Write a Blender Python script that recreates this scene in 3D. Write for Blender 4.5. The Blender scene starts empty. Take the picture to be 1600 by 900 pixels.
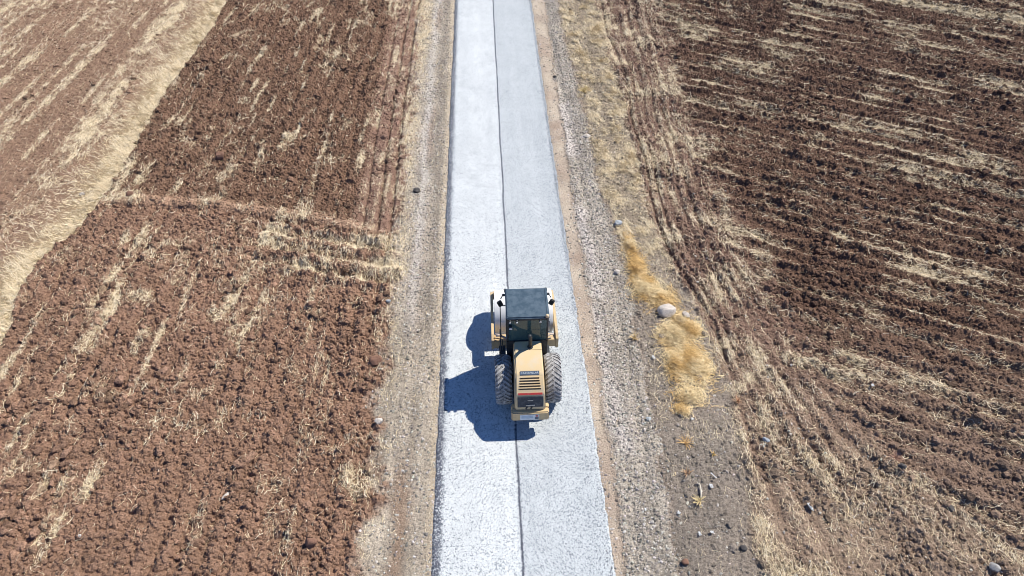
import bpy, bmesh, math
import numpy as np
from mathutils import Vector, Matrix, Euler

# ------------------------------------------------------------------ camera, sky, sun, exposure
scene = bpy.context.scene
COL = scene.collection
R = math.radians
CAM_X, CAM_H, PITCH, YAW, FPX = -0.59, 17.7, 45.532, 2.406, 1067.0

cam_data = bpy.data.cameras.new("camera")
cam = bpy.data.objects.new("camera", cam_data)
COL.objects.link(cam)
cam.location = (CAM_X, 0, CAM_H)
cam.rotation_euler = (R(90 - PITCH), 0, R(-YAW))
cam_data.sensor_width = 36.0
cam_data.lens = FPX / 1600 * 36.0
cam_data.clip_end = 6000
scene.camera = cam

SUN_DIR = Vector((1.98, 1.02, 3.0)).normalized()
SUN_EL = math.asin(SUN_DIR.z)
SUN_AZ = math.atan2(SUN_DIR.x, SUN_DIR.y)

world = bpy.data.worlds.new("World")
scene.world = world
world.use_nodes = True
wn = world.node_tree
bg = wn.nodes["Background"]
sky = wn.nodes.new("ShaderNodeTexSky")
sky.sky_type = 'NISHITA'
sky.sun_disc = False
sky.sun_elevation = SUN_EL
sky.sun_rotation = SUN_AZ
sky.altitude = 3000
sky.air_density = 1.0
sky.dust_density = 0.0
sky.ozone_density = 10.0
wn.links.new(sky.outputs[0], bg.inputs[0])
bg.inputs[1].default_value = 0.115

sun_data = bpy.data.lights.new("sun", 'SUN')
sun_data.energy = 4.8
sun_data.angle = R(0.53)
sun_data.color = (1.0, 0.935, 0.82)
sun = bpy.data.objects.new("sun", sun_data)
COL.objects.link(sun)
sun.rotation_euler = SUN_DIR.to_track_quat('Z', 'Y').to_euler()

vs = scene.view_settings
vs.view_transform = 'Standard'
vs.look = 'None'
vs.exposure = 0.4
vs.gamma = 1.0
vs.use_curve_mapping = False
scene.cycles.filter_width = 0.95
scene.cycles.max_bounces = 6
scene.cycles.transparent_max_bounces = 12

# ------------------------------------------------------------------ places on the ground
_th, _ps = R(PITCH), R(YAW)
_hd = np.array([math.sin(_ps), math.cos(_ps), 0]); _rt = np.array([math.cos(_ps), -math.sin(_ps), 0])
_fw = _hd * math.cos(_th) + np.array([0, 0, -math.sin(_th)])
_up = _hd * math.sin(_th) + np.array([0, 0, math.cos(_th)])
CPOS = np.array([CAM_X, 0, CAM_H])


def G(px, py, z=0.0):
    """the point of the ground that the photograph shows at (px, py)"""
    d = _fw + _rt * (px - 800) / FPX - _up * (py - 450) / FPX
    return CPOS + d * ((z - CAM_H) / d[2])


def curve_y(pts):
    """boundary x as a function of y"""
    w = np.array([G(*p)[:2] for p in pts]); w = w[np.argsort(w[:, 1])]
    return lambda y: np.interp(y, w[:, 1], w[:, 0])


def curve_x(pts):
    w = np.array([G(*p)[:2] for p in pts]); w = w[np.argsort(w[:, 0])]
    return lambda x: np.interp(x, w[:, 0], w[:, 1])


# ------------------------------------------------------------------ noise
def _hash(ix, iy, s):
    h = (ix.astype(np.int64) * 374761393 + iy.astype(np.int64) * 668265263 + s * 2246822519) & 0xFFFFFFFF
    h = ((h ^ (h >> 13)) * 1274126177) & 0xFFFFFFFF
    h = ((h ^ (h >> 15)) * 2654435761) & 0xFFFFFFFF
    return ((h ^ (h >> 16)) & 0xFFFFFF) / float(0x1000000)


def vn(x, y, s=0):
    x = np.asarray(x, float); y = np.asarray(y, float)
    ix = np.floor(x); iy = np.floor(y); fx = x - ix; fy = y - iy
    fx = fx * fx * (3 - 2 * fx); fy = fy * fy * (3 - 2 * fy)
    a = _hash(ix, iy, s); b = _hash(ix + 1, iy, s); c = _hash(ix, iy + 1, s); d = _hash(ix + 1, iy + 1, s)
    return (a * (1 - fx) + b * fx) * (1 - fy) + (c * (1 - fx) + d * fx) * fy


def fbm(x, y, s=0, o=4):
    r = 0; a = 0.5; t = 0
    for k in range(o):
        r = r + a * vn(x * 2 ** k + 17.3 * k, y * 2 ** k + 9.1 * k, s + k * 31); t += a; a *= 0.5
    return r / t


def lumps(x, y, cell, s, keep=1.0, rmin=0.35, rmax=0.75):
    """rounded lumps, one at most per cell"""
    X = x / cell; Y = y / cell; ix = np.floor(X); iy = np.floor(Y)
    out = np.zeros_like(X)
    for dx in (-1, 0, 1):
        for dy in (-1, 0, 1):
            cx = ix + dx; cy = iy + dy
            r = rmin + (rmax - rmin) * _hash(cx, cy, s + 3)
            d2 = ((X - cx - _hash(cx, cy, s)) ** 2 + (Y - cy - _hash(cx, cy, s + 1)) ** 2) / (r * r)
            h = np.sqrt(np.clip(1 - d2, 0, 1)) * r * (0.5 + 0.8 * _hash(cx, cy, s + 5))
            if keep < 1: h = h * (_hash(cx, cy, s + 7) < keep)
            out = np.maximum(out, h)
    return out * cell


def ss(a, b, x):
    t = np.clip((x - a) / (b - a), 0, 1)
    return t * t * (3 - 2 * t)


rng = np.random.default_rng(11)

# ------------------------------------------------------------------ materials
def new_mat(name):
    m = bpy.data.materials.new(name); m.use_nodes = True
    nt = m.node_tree
    return m, nt, nt.nodes["Principled BSDF"]


def N(nt, t, **kw):
    n = nt.nodes.new(t)
    for k, v in kw.items():
        if k in n.inputs.keys(): n.inputs[k].default_value = v
        else: setattr(n, k, v)
    return n


def ramp(nt, fac, stops):
    r = nt.nodes.new("ShaderNodeValToRGB")
    e = r.color_ramp.elements
    while len(e) < len(stops): e.new(0.5)
    for q, (p, c) in zip(e, stops):
        q.position = p; q.color = (*c, 1) if len(c) == 3 else c
    nt.links.new(fac, r.inputs[0])
    return r.outputs[0]


def mixc(nt, fac, a, b, mode='MIX'):
    m = nt.nodes.new("ShaderNodeMix"); m.data_type = 'RGBA'; m.blend_type = mode
    for inp, v in ((m.inputs[0], fac), (m.inputs[6], a), (m.inputs[7], b)):
        if hasattr(v, "is_output"): nt.links.new(v, inp)
        elif isinstance(v, (int, float)): inp.default_value = v
        else: inp.default_value = (*v, 1)
    return m.outputs[2]


def bump(nt, bsdf, h, strength, dist):
    b = N(nt, "ShaderNodeBump", Strength=strength, Distance=dist)
    nt.links.new(h, b.inputs["Height"]); nt.links.new(b.outputs[0], bsdf.inputs["Normal"])


def soil_material(name, scale, lo, hi, bstr):
    m, nt, b = new_mat(name)
    at = N(nt, "ShaderNodeAttribute", attribute_name="tint")
    tc = N(nt, "ShaderNodeTexCoord")
    n1 = N(nt, "ShaderNodeTexNoise", Scale=scale, Detail=4.0, Roughness=0.7)
    nt.links.new(tc.outputs["Object"], n1.inputs["Vector"])
    c = ramp(nt, n1.outputs["Fac"], [(0.3, (lo,) * 3), (0.7, (hi,) * 3)])
    nt.links.new(mixc(nt, 1.0, at.outputs["Color"], c, 'MULTIPLY'), b.inputs["Base Color"])
    b.inputs["Roughness"].default_value = 0.95
    b.inputs["Specular IOR Level"].default_value = 0.12
    bump(nt, b, n1.outputs["Fac"], bstr, 0.04)
    return m


M_SOIL = soil_material("soil", 20, 0.5, 1.45, 1.0)
M_GRAVEL = soil_material("gravelly_soil", 26, 0.5, 1.5, 1.0)
M_STONE = soil_material("loose_stone", 18, 0.75, 1.2, 0.5)


def straw_material(name, trans):
    m, nt, b = new_mat(name)
    at = N(nt, "ShaderNodeAttribute", attribute_name="tint")
    nt.links.new(at.outputs["Color"], b.inputs["Base Color"])
    b.inputs["Roughness"].default_value = 0.7
    b.inputs["Specular IOR Level"].default_value = 0.25
    return m


M_STRAW = straw_material("straw", 0.2)


def plain(name, col, rough=0.6, spec=0.3, metal=0.0, dirt=None, dscale=6.0, dlo=0.45, dhi=0.7, bstr=0.0):
    """a paint, rubber or steel with uneven dust on it"""
    m, nt, b = new_mat(name)
    b.inputs["Roughness"].default_value = rough
    b.inputs["Specular IOR Level"].default_value = spec
    b.inputs["Metallic"].default_value = metal
    tc = N(nt, "ShaderNodeTexCoord")
    n1 = N(nt, "ShaderNodeTexNoise", Scale=dscale, Detail=6.0, Roughness=0.7)
    nt.links.new(tc.outputs["Object"], n1.inputs["Vector"])
    if dirt is None: dirt = tuple(0.75 * q for q in col)
    c = ramp(nt, n1.outputs["Fac"], [(dlo, col), (dhi, dirt)])
    nt.links.new(c, b.inputs["Base Color"])
    if bstr: bump(nt, b, n1.outputs["Fac"], bstr, 0.01)
    return m


# ------------------------------------------------------------------ mesh helpers
def link(o, parent=None):
    COL.objects.link(o)
    if parent is not None: o.parent = parent
    return o


def mesh_np(name, V, F, mat, col=None, smooth=False, parent=None):
    V = np.ascontiguousarray(V, np.float32); F = np.ascontiguousarray(F, np.int32)
    k = F.shape[1]; me = bpy.data.meshes.new(name)
    me.vertices.add(len(V)); me.vertices.foreach_set("co", V.ravel())
    me.loops.add(F.size); me.loops.foreach_set("vertex_index", F.ravel())
    me.polygons.add(len(F)); me.polygons.foreach_set("loop_start", np.arange(0, F.size, k, dtype=np.int32))
    me.polygons.foreach_set("use_smooth", np.full(len(F), smooth))
    me.update(calc_edges=True)
    if col is not None:
        a = me.attributes.new("tint", 'FLOAT_COLOR', 'POINT')
        c = np.ones((len(V), 4), np.float32); c[:, :3] = col
        a.data.foreach_set("color", c.ravel())
    me.materials.append(mat)
    return link(bpy.data.objects.new(name, me), parent)


def tag(o, label=None, cat=None, group=None, kind=None):
    if label: o["label"] = label
    if cat: o["category"] = cat
    if group: o["group"] = group
    if kind: o["kind"] = kind
    return o


# ------------------------------------------------------------------ where each kind of ground lies
S_edge = 2.34                                                         # half width of the road
LSH = curve_y([(530, 960), (558, 900), (585, 760), (598, 620), (612, 480), (628, 350), (640, 200), (655, 80), (666, 0)])
LST_R = curve_y([(357, 0), (322, 60), (265, 135), (215, 222), (165, 305), (118, 365), (62, 412), (28, 462), (5, 540), (-60, 680), (-160, 900)])
LST_L = curve_y([(305, 0), (240, 90), (185, 180), (105, 280), (40, 350), (-20, 420), (-80, 560), (-180, 700), (-300, 900)])
RSA = curve_y([(851, 0), (872, 150), (893, 300), (925, 500), (945, 650), (978, 900)])
RGR = curve_y([(870, 0), (905, 150), (950, 330), (985, 450), (1008, 560), (1028, 680), (1048, 780), (1062, 900)])
RVE = curve_y([(925, 0), (972, 150), (1000, 300), (1036, 400), (1092, 500), (1135, 600), (1155, 700), (1175, 800), (1195, 900)])
RHL = curve_y([(1020, 0), (1062, 150), (1110, 300), (1180, 440), (1245, 560), (1360, 680), (1480, 780), (1640, 900)])
BERM = curve_x([(100, 330), (185, 312), (330, 320), (450, 337), (600, 363), (640, 368)])

# grid: fine near the camera, coarser away from it
ys = [3.0]
while ys[-1] < 57: ys.append(ys[-1] + 0.038 + 0.045 * min(1, max(0, (ys[-1] - 8) / 40)))
xs = [0.0]
while xs[-1] < 44: xs.append(xs[-1] + 0.045 + 0.045 * min(1, max(0, (xs[-1] - 12) / 25)))
ys = np.array(ys); xs = np.array(sorted([-q for q in xs[1:]] + xs))
X, Y = np.meshgrid(xs, ys)
SH = X.shape


def grass_line(px_pts, width, x, y):
    """soft band along a polyline on the ground"""
    w = np.array([G(*p)[:2] for p in px_pts]); best = np.full(np.shape(x), 1e9)
    for a, b in zip(w[:-1], w[1:]):
        d = b - a; t = np.clip(((x - a[0]) * d[0] + (y - a[1]) * d[1]) / (d @ d), 0, 1)
        best = np.minimum(best, np.hypot(x - a[0] - t * d[0], y - a[1] - t * d[1]))
    return np.exp(-(best / width) ** 2)


def blob(px, py, rx, ry, x, y):
    """soft patch: pixel radii turned into metres on the ground"""
    c = G(px, py); ax = abs(G(px + rx, py)[0] - c[0]); ay = abs(G(px, py - ry)[1] - c[1])
    return np.exp(-(((x - c[0]) / ax) ** 2 + ((y - c[1]) / ay) ** 2) ** 1.5)


def mixto(A, c, m):
    A += (np.array(c) - A) * m[..., None]


def build_ground():
    wob = (fbm(X / 0.9, Y / 0.9, 5, 4) - 0.5)
    fine = (fbm(X / 0.25, Y / 0.25, 6, 3) - 0.5)
    big = fbm(X / 5, Y / 5, 8, 3)
    xl = X + 1.5 * wob + 0.5 * fine
    left = X < 0
    # ---- memberships 0..1
    m_sh_l = ss(-0.28, 0.28, xl - LSH(Y)) * left
    m_strip = ss(-0.35, 0.35, X + 1.3 * wob - LST_L(Y)) * (1 - ss(-0.1, 0.1, X + 0.3 * wob + .2 * fine - LST_R(Y))) * left
    m_stub = (1 - ss(-0.35, 0.35, X + 1.3 * wob - LST_L(Y))) * left
    m_pl = np.clip(1 - m_sh_l - m_strip - m_stub, 0, 1) * left
    dB = Y - BERM(X) + 0.25 * wob
    m_up = ss(-0.2, 0.2, dB)                                          # beyond the berm
    m_sand = (1 - ss(-0.1, 0.1, X + 0.35 * wob - RSA(Y))) * (~left)
    m_gr = (1 - ss(-0.15, 0.15, X + 0.6 * wob - RGR(Y))) * (~left) * (1 - m_sand)
    m_ve = (1 - ss(-0.2, 0.2, X + 0.7 * wob - RVE(Y))) * (~left) * (1 - m_sand) * (1 - m_gr)
    inner = np.clip(1 - m_sand - m_gr - m_ve, 0, 1) * (~left)
    fH = ss(-1.2, 1.2, X + 1.5 * wob - RHL(Y))
    m_hl = inner * (1 - fH); m_rf = inner * fH
    # ---- row coordinates
    uL = X * math.cos(0.06) - Y * math.sin(0.06); vL = Y
    d = G(1600, 45) - G(1340, 0); d = d[:2] / np.hypot(*d[:2])
    uR = -X * d[1] + Y * d[0]; vR = X * d[0] + Y * d[1]
    uR = uR + 0.0015 * (X - 10) ** 2
    tH = (X - RVE(Y)) / np.maximum(RHL(Y) - RVE(Y), 0.5); uH = tH * 3.6; vH = Y
    wu = 0.5 * (fbm(X / 2.2, Y / 2.2, 12, 3) - 0.5)
    near = ss(11, 8, Y)
    # ---- heights
    H = 0.10 * (big - 0.5)
    rough_l = m_pl * (0.75 + 0.25 * m_up)
    c1 = lumps(X + 0.05 * fine, Y, 0.17, 21); c2 = lumps(X, Y, 0.30, 31, 0.6); c3 = lumps(X, Y, 0.55, 41, 0.22, 0.3, 0.55)
    c0 = lumps(X, Y, 0.10, 51)
    patchy = 0.25 + 0.6 * ss(0.35, 0.65, fbm(X / 1.1, Y / 1.1, 61, 4))
    cl = 0.62 * c1 * (0.4 + 0.9 * patchy) + 0.5 * c2 * (0.25 + 1.0 * patchy) + 0.35 * c3 * patchy + 1.25 * c0
    rowR = np.sin((uR + 0.25 * wu) * 2 * math.pi / 0.74); rid = ss(-.4, .9, rowR)
    rowR2 = vn((uR + wu) / 0.45, vR / 3.0, 71) - 0.5
    rowH = np.sin((uH + 0.5 * wu) * 2 * math.pi / 0.6) * (0.5 + vn(uH / .8, vH / 4, 72))
    rowL = 0.6 * vn((uL + .5 * wu) / 0.3, vL / 4.5, 73) - 0.3 + 0.22 * np.sin((uL + .3 * wu) * 2 * math.pi / 0.62) * (.3 + vn(uL / 1.5, vL / 4, 78))
    H += m_rf * (0.055 * rowR * (.3 + vn(uR / .9, vR / 2.5, 77)) + 0.09 * rowR2 + 0.9 * cl * (.6 + .45 * rid))
    H += m_hl * (0.035 * rowH * big + 0.10 * (vn((uH + .5 * wu) / .3, vH / 4, 75) - .5) + 0.65 * cl * (0.4 + patchy))
    uw = uH + 0.35 * wu + 0.12 * np.sin(vH * 0.7)
    rut_h = sum(a * np.exp(-((uw - c) / w) ** 2) for c, w, a in ((.42, .09, 1.0), (.85, .09, .8), (1.35, .13, .7), (1.9, .12, .9), (2.4, .13, .8), (3.0, .15, .6)))
    rut_h = rut_h * (0.45 + 0.9 * vn(uw * 0.5, vH / 2.5, 76))
    H -= m_hl * (0.08 - .02 * ss(17, 11, Y)) * rut_h
    H += m_pl * (0.20 * rowL + 1.0 * cl)
    rowS = vn((uL + 0.4 * wu) / 0.3, vL / 5, 74)
    H += m_stub * (0.05 * rowS + 0.30 * c1 + 0.2 * c2 + .5 * c0) + m_strip * (0.03 * fine + 0.06 * wob + .1 * c1)
    H += m_sh_l * (0.5 * c0 * (0.4 + patchy) + 0.03 * wob + 0.015 * fine)
    H += m_gr * 0.07 * (vn((X - RGR(Y) + .2 * wob) / 0.28, Y / 6, 79) - .5)
    H += m_gr * (0.6 * c0 + 0.05 * c1 + 0.03 * wob) + m_sand * (0.10 * c0 + 0.01 * fine)
    H += m_ve * (0.5 * c0 + 0.3 * c1 * patchy + 0.04 * wob)
    # berm and the short furrows below it, down to the verge
    berm = np.exp(-(dB / 0.26) ** 2) * m_pl
    H = H * (1 - .6 * berm) + 0.14 * berm - 0.13 * np.exp(-((dB + .5) / 0.2) ** 2) * m_pl * (.4 + .8 * vn(X / 1.3, Y * 0, 88))
    a = G(400, 380)[0]
    fur = ss(a - 2, a + 2.5, X) * ss(-3.6, -3.0, dB) * (1 - ss(-0.6, -0.2, dB)) * m_pl
    H += fur * 0.14 * np.sin((dB + .3 * wu) * 2 * math.pi / 0.85) * (.5 + vn(X / 1.2, dB / .6, 89))
    # tyre ruts beside the left verge, beyond the berm
    uT = LSH(Y) - X + 0.15 * wu
    near_v = m_pl * m_up * (1 - ss(1.5, 2.2, uT))
    ruts = np.exp(-((uT - 0.45) / 0.09) ** 2) + np.exp(-((uT - 0.95) / 0.07) ** 2) + .7 * np.exp(-((uT - 1.55) / 0.08) ** 2)
    H *= (1 - 0.7 * near_v)
    H -= 0.15 * ruts * near_v
    # narrow tyre marks in the verge right side
    # ---- base colours
    A = np.zeros(SH + (3,)); A[:] = (0.20, 0.115, 0.085)
    v1 = (0.82 + 0.36 * fbm(X / 0.6, Y / 0.6, 81, 4))
    mixto(A, (0.245, 0.150, 0.105), m_pl * (1 - m_up))
    mixto(A, (0.182, 0.110, 0.075), m_pl * m_up)
    mixto(A, (0.235, 0.15, 0.104), m_stub)
    mixto(A, (0.42, 0.33, 0.20), m_strip * np.exp(-((LST_R(Y) - X) / 1.3) ** 2))
    mixto(A, (0.138, 0.082, 0.058), m_rf)
    # right field lighter and greyer towards the bottom of the slope
    mixto(A, (0.21, 0.145, 0.11), m_rf * ss(17, 9, Y + 0.12 * (X - 10)))
    mixto(A, (0.20, 0.13, 0.098), m_hl); mixto(A, (0.265, 0.195, 0.145), m_hl * ss(16, 9, Y))
    gtone = (0.55 * fbm((X + .3 * wob) / 0.22, Y / 7, 82, 3) + .45 * fbm(X / .5, Y / .8, 84, 4))[..., None]
    gl = np.array((0.37, 0.32, 0.26)) * (0.3 + 1.25 * gtone)
    A += (gl - A) * m_sh_l[..., None]
    rd = -S_edge - X                                                  # metres left of the road
    mixto(A, (0.26, 0.175, 0.125), m_sh_l * np.exp(-((rd - 0.95 + .4 * wob) / 0.22) ** 2) * 0.75 * ss(0.3, 0.6, vn(X * 0 + 3, Y / 4, 83)))
    mixto(A, (0.50, 0.46, 0.42), m_sh_l * np.exp(-((rd - 1.1 + .4 * wob) / 0.2) ** 2) * ss(14, 18, Y) * 0.85)
    mixto(A, (0.235, 0.205, 0.17), m_sh_l * np.exp(-((rd - 0.5 + .4 * wob) / 0.22) ** 2) * ss(13, 17, Y) * 0.75)
    mixto(A, (0.47, 0.39, 0.29), m_sh_l * np.exp(-((rd - 0.08) / 0.14) ** 2) * 0.8)
    gr = np.array((0.36, 0.32, 0.27)) * (0.35 + 1.25 * gtone)
    A += (gr - A) * m_gr[..., None]
    pale = np.maximum.reduce([grass_line(q, 0.28, X + .3 * wob, Y) for q in ([(878, 165), (893, 240)], [(905, 330), (922, 400), (935, 460)], [(925, 480), (960, 640), (975, 700)])])
    mixto(A, (0.56, 0.51, 0.48), pale * 0.8 * (m_gr + m_sand * 0.5))
    mixto(A, (0.50, 0.43, 0.345), m_sand * (0.75 + .25 * np.clip(wob * 3, -1, 1)))
    mixto(A, (0.26, 0.215, 0.165), m_ve); mixto(A, (0.25, 0.21, 0.175), m_ve * ss(21, 16, Y))
    cl_a = ss(.35, .6, fbm(X / .6, Y / .9, 85, 3))
    ash = np.maximum.reduce([blob(1030, 570, 28, 55, X, Y), blob(1085, 710, 60, 60, X, Y), blob(1090, 830, 55, 80, X, Y)])
    mixto(A, (0.21, 0.182, 0.155), np.clip(ash * 1.1, 0, .85) * (.5 + .5 * cl_a) * (m_ve + m_hl * .6))
    mixto(A, (0.36, 0.235, 0.16), berm * 0.9)
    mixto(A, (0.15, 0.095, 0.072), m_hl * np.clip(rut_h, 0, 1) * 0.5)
    mixto(A, (0.27, 0.17, 0.13), near_v * 0.7); mixto(A, (0.12, 0.07, 0.055), np.clip(ruts, 0, 1) * near_v * 0.5)
    A *= v1[..., None]
    # ---- straw per square metre
    cl1 = ss(0.5, 0.75, fbm(X / 1.1, Y / 1.1, 91, 3)); cl2 = ss(0.45, 0.7, fbm(X / 0.45, Y / 0.45, 92, 3)); big2 = ss(0.35, 0.65, fbm(X / 4, Y / 4, 93, 3))
    sR = ss(0.48, 0.8, vn((uR + .25 * wu) / 0.30, vR / 2.6, 94)) * (1.25 - rid); sH = ss(0.45, 0.8, vn((uH + .4 * wu) / 0.25, vH / 2.0, 95)) * (1 - np.clip(1.2 * rut_h, 0, 1)) + 0.5 * np.clip(np.roll(rut_h, 3, 1) - rut_h, 0, 1); sL = ss(0.62, 0.9, vn((uL + .4 * wu) / 0.17, vL / 1.7, 96)) * ss(.42, .62, vn((uL + wu) / .7, vL / 3.2, 99))
    sS = ss(0.5, 0.85, vn((uL + .3 * wu) / 0.24, vL / 4, 97)); sS2 = ss(0.45, 0.75, vn((uL + wu) / 1.9, vL / 14, 98))
    D = 5 + 0 * X
    D += m_rf * (520 * sR * (.3 + .7 * cl2) * (0.2 + big2) + 130 * cl1 * cl2 * (.3 + big2))
    D += m_hl * (1 - .3 * ss(17, 11, Y)) * (620 * sH * (0.3 + cl1) * (.4 + .6 * cl2) + 110 * cl1)
    D += m_pl * (820 * sL * (.35 + .65 * cl2) * (0.3 + .8 * big2) + 120 * cl1 * cl2 ** 2)
    D += m_pl * (1 - m_up) * 330 * cl2 * (.3 + cl1) * blob(420, 420, 260, 70, X, Y)
    D += m_stub * (330 * sS * (.25 + .75 * cl2) + 760 * sS2 * (.25 + .75 * sS) * (.2 + .8 * cl2) + 8)
    eR = LST_R(Y) - X; stripR = np.exp(-((eR - .30) / .32) ** 2)
    D += m_strip * (60 + 420 * cl2 * np.exp(-(eR / 1.1) ** 2) + 1000 * stripR * (.35 + .65 * cl2))
    D += 320 * berm * cl1 + fur * 420 * ss(-.2, .6, np.cos(dB * 2 * math.pi / 0.85 + 1.2)) * (.25 + cl1)
    vUp = m_ve * ss(17.5, 20, Y)
    tU = (X - RGR(Y)) / np.maximum(RVE(Y) - RGR(Y), .3)
    D += vUp * (70 + 900 * cl2) * (1 - 0.9 * np.exp(-((tU - 0.5) / 0.14) ** 2)) * (.35 + .65 * ss(.0, .35, tU))
    D += m_ve * (1 - ss(17.5, 20, Y)) * 60 * cl1
    D += np.maximum(m_ve, m_hl) * 300 * blob(1180, 590, 90, 60, X, Y) * cl2
    D += 560 * cl2 * np.maximum(blob(1305, 565, 60, 12, X, Y), blob(1325, 575, 45, 15, X, Y))
    D += m_sh_l * (3 + 110 * cl1 * np.exp(-((X - LSH(Y) - .15) / 0.35) ** 2))
    D += near_v * 90 * cl2
    D += 650 * np.maximum.reduce([blob(560, 750, 26, 22, X, Y), blob(590, 425, 40, 14, X, Y), blob(575, 382, 45, 9, X, Y), blob(640, 225, 12, 120, X, Y) * .3, blob(664, 40, 10, 60, X, Y) * .7]) * (.3 + .7 * cl2)
    line_tr = grass_line([(1370, -2), (1480, 16), (1610, 37)], 0.42, X + .3 * wob, Y)
    D += 700 * line_tr
    D += 380 * grass_line([(1235, 560), (1300, 582), (1440, 600), (1500, 620), (1605, 645)], 0.25, X + .4 * wob, Y) * (.3 + .7 * cl2)
    D *= 1 - ss(-0.05, -0.25, np.abs(X) - S_edge)
    D *= (1 - 0.85 * m_sand) * (1 - .75 * m_gr)
    dens = D.copy()
    D_clod = (m_rf * 34 + m_pl * 32 + m_hl * 18 + m_stub * 7 + m_ve * 8) * (0.3 + 1.2 * patchy)
    D_grv = m_gr * 75 + m_sh_l * 32 * (0.4 + patchy) + m_sand * 12 + m_ve * 8 + m_hl * 3
    D_grv *= (np.abs(X) > S_edge + 0.02)
    mixto(A, (0.48, 0.40, 0.26), np.clip(dens / 1300, 0, 0.5))
    # ---- bed under the road, and a level rim at the outside
    bed = 1 - ss(0.0, 0.22, np.abs(X) - S_edge)
    H = H * (1 - bed) - 0.05 * (1 - ss(-0.08, 0.03, np.abs(X) - S_edge))
    rim = np.minimum.reduce([X + 44, 44 - X, Y - 3, 57 - Y]); H *= ss(0, 1.5, rim)
    zone = np.select([np.maximum.reduce([m_sh_l, m_sand, m_gr, m_ve]) > 0.5, m_stub + m_strip > 0.5, left], [0, 1, 2], 3)
    zone[np.abs(X) < S_edge + 0.2] = 0
    return H, A, D, D_clod, D_grv, zone, vUp + m_strip


H, A, D_STRAW, D_CLOD, D_GRV, ZONE, STAND = build_ground()


def at_grid(F, x, y):
    i = np.clip(np.searchsorted(ys, y) - 1, 0, len(ys) - 2); j = np.clip(np.searchsorted(xs, x) - 1, 0, len(xs) - 2)
    ty = np.clip((y - ys[i]) / (ys[i + 1] - ys[i]), 0, 1); tx = np.clip((x - xs[j]) / (xs[j + 1] - xs[j]), 0, 1)
    if F.ndim == 3: tx = tx[..., None]; ty = ty[..., None]
    return (F[i, j] * (1 - tx) + F[i, j + 1] * tx) * (1 - ty) + (F[i + 1, j] * (1 - tx) + F[i + 1, j + 1] * tx) * ty


def ground_z(x, y):
    return float(at_grid(H, np.array([x]), np.array([y]))[0])


def build_fields():
    nx = SH[1]
    idx = np.arange(X.size).reshape(SH)
    Q = np.stack([idx[:-1, :-1], idx[:-1, 1:], idx[1:, 1:], idx[1:, :-1]], -1).reshape(-1, 4)
    zf = ZONE[:-1, :-1].ravel()
    P = np.stack([X, Y, H], -1).reshape(-1, 3); C = A.reshape(-1, 3)
    for z, (nm, mt) in enumerate([("gravel_verge", M_GRAVEL), ("stubble_field", M_SOIL), ("ploughed_field", M_SOIL), ("ploughed_field", M_SOIL)]):
        q = Q[zf == z]; u, inv = np.unique(q, return_inverse=True)
        o = mesh_np(nm, P[u], inv.reshape(-1, 4), mt, C[u], False)
        tag(o, kind="structure")
    # the land beyond the fields, out to the horizon
    B = 2500.0; x0, x1, y0, y1 = xs[0], xs[-1], ys[0], ys[-1]
    V = [(-B, -B, 0), (B, -B, 0), (B, B, 0), (-B, B, 0), (x0, y0, 0), (x1, y0, 0), (x1, y1, 0), (x0, y1, 0)]
    F = [(0, 1, 5, 4), (1, 2, 6, 5), (2, 3, 7, 6), (3, 0, 4, 7)]
    tag(mesh_np("ground", np.array(V), np.array(F), M_SOIL, np.tile((0.2, 0.115, 0.085), (8, 1))), kind="structure")


build_fields()


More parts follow.
